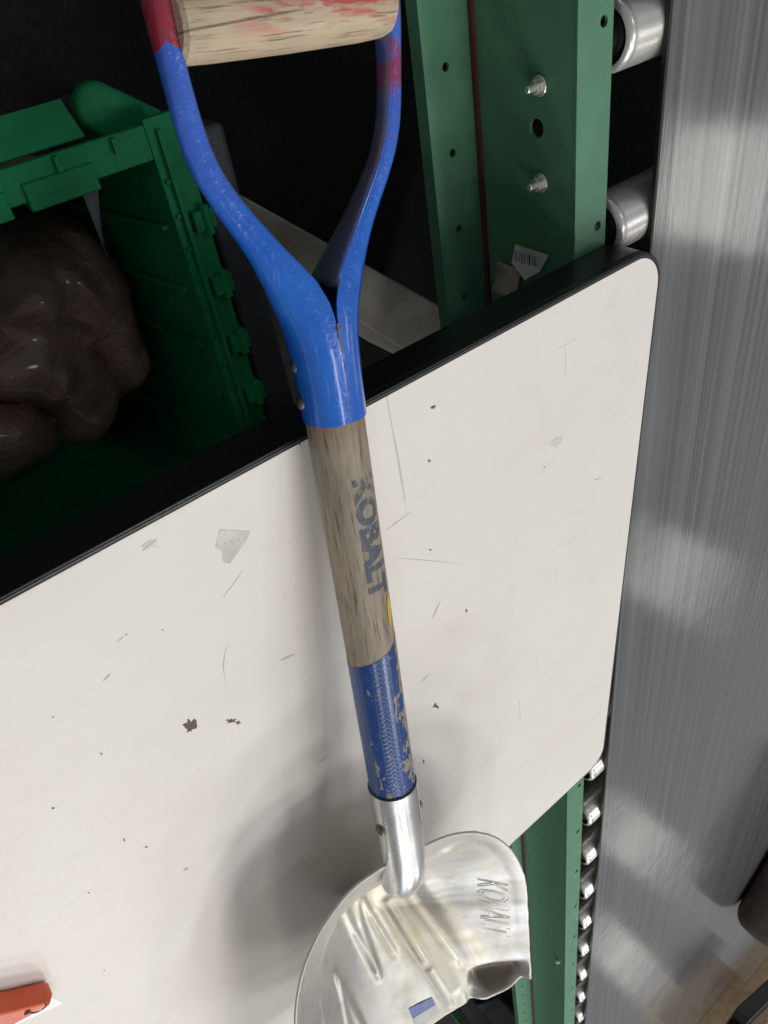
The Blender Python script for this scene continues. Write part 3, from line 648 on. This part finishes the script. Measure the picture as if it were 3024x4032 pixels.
v, f = join(box(CX0 - rimw, CX0 + .002, CY0 - .03, CY1 + .03, CZ - .006, CZ + .002), box(CX1 - .002, CX1 + rimw, CY0 - .03, CY1 + .03, CZ - .006, CZ + .002),
            box(CX0 + .0021, CX1 - .0021, CY0 - .026, CY0 + .002, CZ - .006, CZ + .0015), box(CX0 + .0021, CX1 - .0021, CY1 - .002, CY1 + .03, CZ - .006, CZ + .0015))
o = obj('rim', kv(v), f, M['crate'], crate); mod(o, 'BEVEL', width=.001, segments=2)
v, f = box(CX0 - .010, CX0 - .006, CY0 - .02, CY1 + .02, CZ + .002, CZ + .007); obj('rim_rib', kv(v), f, M['crate'], crate)
for k in range(7):
    y = CY0 + .052 + .062 * k
    v, f = join(box(CX0 - rimw - .004, CX0 - .014, y, y + .018, CZ - .010, CZ + .010), lathe([(y - .004, .004), (y + .022, .004)], 10, 'Y', CX0 - rimw + .004, 0, CZ + .010)); obj('hinge_block', kv(v), f, M['crate'], crate)
for k in range(6):
    x = CX0 + .055 + .075 * k
    v, f = box(x, x + .060, CY0 - .012, CY0 + .0095, CZ - .014, CZ + .0045 + .001 * (k % 2)); o = obj('rim_tab', kv(v), f, M['crate'], crate); mod(o, 'BEVEL', width=.001, segments=1)
for k in range(9):
    x = CX0 + .03 + .05 * k
    v, f = box(x, x + .004, CY0 - .024, CY0 - .0125, CZ + .0016, CZ + .006); obj('rim_rib', kv(v), f, M['crate'], crate)
for k in range(12):
    y = CY0 + .02 + .03 * k
    v, f = box(CX0 - .005, CX0 - .001, y, y + .003, CZ + .0021, CZ + .005); obj('rim_rib', kv(v), f, M['crate'], crate)
for k in range(6):
    y = CY0 + .06 + .06 * k
    V = [(CX0 + .0035, y, CZ - .012), (CX0 + .0035, y + .004, CZ - .012), (CX0 + .0035 + tp * .75, y + .004, CZ - .30), (CX0 + .0035 + tp * .75, y, CZ - .30)]
    V += [(a + .006, b, c) for a, b, c in V]; obj('wall_rib', kv(V), [(0, 1, 2, 3), (4, 5, 6, 7), (0, 1, 5, 4), (1, 2, 6, 5), (2, 3, 7, 6), (3, 0, 4, 7)], M['crate'], crate)
# lid flap hanging outwards from the near rim, and its corner lobe
V = [(CX0 + .05, CY0 - .028, CZ - .010), (CX1, CY0 - .028, CZ - .010), (CX1, CY0 - .056, CZ - .022), (CX0 + .055, CY0 - .056, CZ - .022)]
o = obj('lid_flap', kv(V), [(0, 1, 2, 3)], M['crate'], crate); mod(o, 'SOLIDIFY', thickness=.004)
ca, cb = px(392, 425, -.335), px(590, 535, -.335); dd = (cb - ca).normalized(); aa = math.atan2(dd.y, dd.x)
pl = [(ca.x + .020 * math.cos(aa + R(a)), ca.y + .020 * math.sin(aa + R(a))) for a in range(90, 271, 20)] + [(cb.x + .024 * math.cos(aa + R(a)), cb.y + .024 * math.sin(aa + R(a))) for a in range(-90, 91, 20)]
V, F = prism(pl, -.352, -.335); o = obj('lid_arm', kv(V), F, M['crate'], crate); mod(o, 'BEVEL', width=.005, segments=3)

# brown bag in the crate
def bag_mesh():
    V, F = [], []; nx, ny = 110, 70
    for i in range(nx + 1):
        for j in range(ny + 1):
            u, v_ = i / nx * 2 - 1, j / ny * 2 - 1; x = .030 + .280 * u; y = .325 + .125 * v_
            e = max(0, 1 - (abs(u) ** 3 + abs(v_) ** 3)); base = .200 * e ** .14
            p = Vector((x * 7, y * 7, .3)); q = p + Vector((noise.noise(p * 1.5), noise.noise(p * 1.5 + Vector((7, 3, 1))), 0)) * .45
            d1 = noise.voronoi(q)[0]; d2 = noise.voronoi(q * 2.3)[0]; c3 = noise.noise(p * .5)
            n1, n2, mx = noise.noise(p * .55), noise.noise(p * .55 + Vector((11, 4, 2))), sm(-.15, .15, noise.noise(p * .8 + Vector((1, 8, 3))))
            f1 = abs(math.sin(27 * (.8 * x + .6 * y) + 6 * n1)) ** .75; f2 = abs(math.sin(24 * (-.5 * x + .9 * y) + 6 * n2)) ** .75; f3 = abs(noise.noise(q * 2.2))
            crum = .042 * (f1 * mx + f2 * (1 - mx) - .5) + .03 * c3 + .018 * (.3 - f3) + .03 * sm(.3, -.6, u)
            V.append((max(-.240, x + .012 * noise.noise(p * 2)), y + .012 * noise.noise(p * 2 + Vector((5, 5, 5))), -.60 + base + crum * e ** .3))
    m_ = ny + 1
    for i in range(nx):
        for j in range(ny): F.append((i * m_ + j, (i + 1) * m_ + j, (i + 1) * m_ + j + 1, i * m_ + j + 1))
    nb = len(V); bot = [i * m_ for i in range(nx + 1)] + [nx * m_ + j for j in range(1, m_)] + [i * m_ + ny for i in range(nx - 1, -1, -1)] + [j for j in range(ny - 1, 0, -1)]
    V += [(V[i][0] * .97, V[i][1], FLOOR + .010) for i in bot]
    for q in range(len(bot)): F.append((bot[q], nb + q, nb + (q + 1) % len(bot), bot[(q + 1) % len(bot)]))
    F.append(tuple(range(nb, nb + len(bot)))); return V, F
bag = obj('plastic_bag', *bag_mesh(), M['bag'], None, True, label='crumpled dark brown plastic bag lying inside the green crate', cat='bag'); bag.data.set_sharp_from_angle(angle=R(60))

# upright grey panel beside the crate and a grey-beige board on the floor
a0, a1 = px(812, 960, -.32), px(1050, 1640, -.32)
v, f = box(-.348, -.309, .16, .80, FLOOR + .001, -.33); o = obj('grey_panel', v, f, M['greyp'], None, label='charcoal plastic panel standing upright right of the green crate', cat='panel'); mod(o, 'BEVEL', width=.006, segments=3)
q = [px(700, 628, -.44), px(1900, 1299, -.44), px(1830, 1530, -.44), px(900, 940, -.44)]
v, f = prism([(p.x, p.y) for p in q], FLOOR + .001, -.44); o = obj('board', v, f, M['plank'], None, label='grey beige board lying aslant on the floor behind the blue fork', cat='board'); mod(o, 'BEVEL', width=.003, segments=2)

# things past the far table edge, low down
q = [px(1880, 3960, -.5), px(1960, 3930, -.5), px(2160, 4140, -.5), px(2060, 4160, -.5)]
v, f = prism([(p.x, p.y) for p in q], FLOOR + .001, -.5); obj('floor_box', v, f, M['greyp'], None, label='grey box low on the floor beyond the scoop and table edge', cat='box')

# ------------------------------------------------------------------ goods on the steel sheet
top = SZ + ST + .0006
a, b = px(2850, 3625, top), px(3110, 3190, top)
d = (b - a); d.z = 0; L = d.length; d.normalize(); nrm = Vector((-d.y, d.x, 0)); nrm = nrm if nrm.y > 0 else -nrm
def roll_mesh():
    V, F = [], []; ns, na = 40, 28
    for i in range(ns + 1):
        t = i / ns; e = math.sqrt(max(.0, 1 - (1 - min(1, t / .10)) ** 2)) * math.sqrt(max(0.0, 1 - (1 - min(1, (1 - t) / .1)) ** 2)); e = max(e, .02)
        for j in range(na):
            th = 2 * math.pi * j / na; ry, rz = .115, .092; sq = .75
            cy, sz = math.copysign(abs(math.cos(th)) ** sq, math.cos(th)), math.copysign(abs(math.sin(th)) ** sq, math.sin(th))
            wob = 1 + .05 * noise.noise((t * 6, math.cos(th) * 2, math.sin(th) * 2))
            V.append((t * .62, .115 + ry * cy * (.55 + .45 * e) * wob, .092 + rz * sz * (.6 + .4 * e) * (wob if sz > -.5 else 1)))
    for i in range(ns):
        for j in range(na): k = (j + 1) % na; F.append((i * na + j, i * na + k, (i + 1) * na + k, (i + 1) * na + j))
    F += [tuple(range(na)), tuple(range(ns * na, (ns + 1) * na))]; return V, F
roll = empty('felt_bundle', (a.x, a.y, top), 'dark brown felt bundle in clear plastic on the steel sheet', 'bundle')
roll.rotation_euler = (0, 0, math.atan2(d.y, d.x))
v, f = roll_mesh(); flip = nrm.dot(Vector((-d.y, d.x, 0))) < 0
if flip: v = [(x, -y, z) for x, y, z in v]
obj('felt', v, f, M['brown'], roll, True)
V, F = [], []
for i in range(22):
    for j in range(16):
        u, w2 = i / 21, j / 15; x = -.05 + .34 * u; y = (.16 + .26 * w2) * (-1 if flip else 1)
        zz = .165 - .15 * w2 ** 1.2 - .06 * (1 - u) ** 2 + .03 * noise.noise((u * 7, w2 * 6, 3)) + .03 * abs(noise.noise((u * 19, w2 * 15, 1)))
        V.append((x + .03 * noise.noise((u * 4, w2 * 8, 8)) - .02 * w2, y + .02 * noise.noise((u * 9, w2 * 5, 12)), max(.002, zz)))
for i in range(21):
    for j in range(15): F.append((i * 16 + j, (i + 1) * 16 + j, (i + 1) * 16 + j + 1, i * 16 + j + 1))
obj('plastic_wrapping', V, F, M['clear'], roll, True)
# cardboard carton with a black clip at the lower right
c0 = px(2905, 3905, top); c1 = px(2780, 4120, top)
ct = empty('cardboard_carton', (c0.x - .02, c0.y + .10, top), 'open brown cardboard carton at the far end of the steel sheet', 'carton')
v, f = box(-.34, .06, .0, .02, 0, .10); 
v, f = join(box(-.36, .05, .0, .004, 0, .11), box(-.36, .05, .40, .404, 0, .11), box(.046, .050, .0041, .3999, 0, .11), box(-.36, .046, .0042, .3998, 0, .004))
obj('carton_body', v, f, M['card'], ct)
V = [(.05, 0, .1105), (.05, .40, .1105), (.17, .40, .075), (.17, .03, .07)]; o = obj('carton_flap', V, [(0, 1, 2, 3)], M['card'], ct); mod(o, 'SOLIDIFY', thickness=.003)

# limp strip of film hanging in the crate corner
V, F = [], []
for i in range(15):
    u = i / 14; p0 = px(300 + 120 * u, 700 + 310 * u, -.335 - .03 * u); p1_ = px(385 + 70 * u - 20 * u * u, 690 + 320 * u, -.34 - .03 * u)
    for j in range(7):
        t = j / 6; p = p0.lerp(p1_, t * (1 - .75 * u)); V.append((p.x, p.y, p.z + .004 * noise.noise((u * 14, t * 3, 2)) - .012 * t * (1 - t)))
for i in range(14):
    for j in range(6): F.append((i * 7 + j, (i + 1) * 7 + j, (i + 1) * 7 + j + 1, i * 7 + j + 1))
obj('film_strip', V, F, M['film'], None, True, label='limp grey plastic film strip in the corner of the green crate', cat='plastic film')

# black plastic holder lying on the carton
A_, B_ = px(2872, 4010, top + .112), px(2985, 3905, top + .112); dv = (B_ - A_); LN = dv.length
hold = empty('plastic_holder', (A_.x, A_.y, top + .1115), 'black slotted plastic holder on the cardboard carton at the lower right corner', 'holder'); hold.rotation_euler = (0, 0, math.atan2(dv.y, dv.x))
for nm, y0_, y1_, z1_ in (('rail', -.060, -.018, .060), ('rail', .018, .060, .060), ('base', -.060, .060, .004)):
    v, f = box(0, LN * 1.1, y0_, y1_, .0 if nm == 'base' else .0041, z1_); o = obj(nm, v, f, M['black'], hold); mod(o, 'BEVEL', width=.002, segments=2)

# a second carton farther along the sheet; the photograph shows its reflection
c2 = px(2690, 4105, top)
far = empty('cardboard_box', (c2.x, c2.y, top), 'closed brown cardboard box farthest along the steel sheet, seen mainly as its reflection', 'box')
v, f = box(-.43, .0, .0, .45, 0, .20); obj('box_body', v, f, M['card'], far); v, f = box(-.43, .0, .20, .25, .2001, .2004); obj('packing_tape', v, f, M['tan'], far)
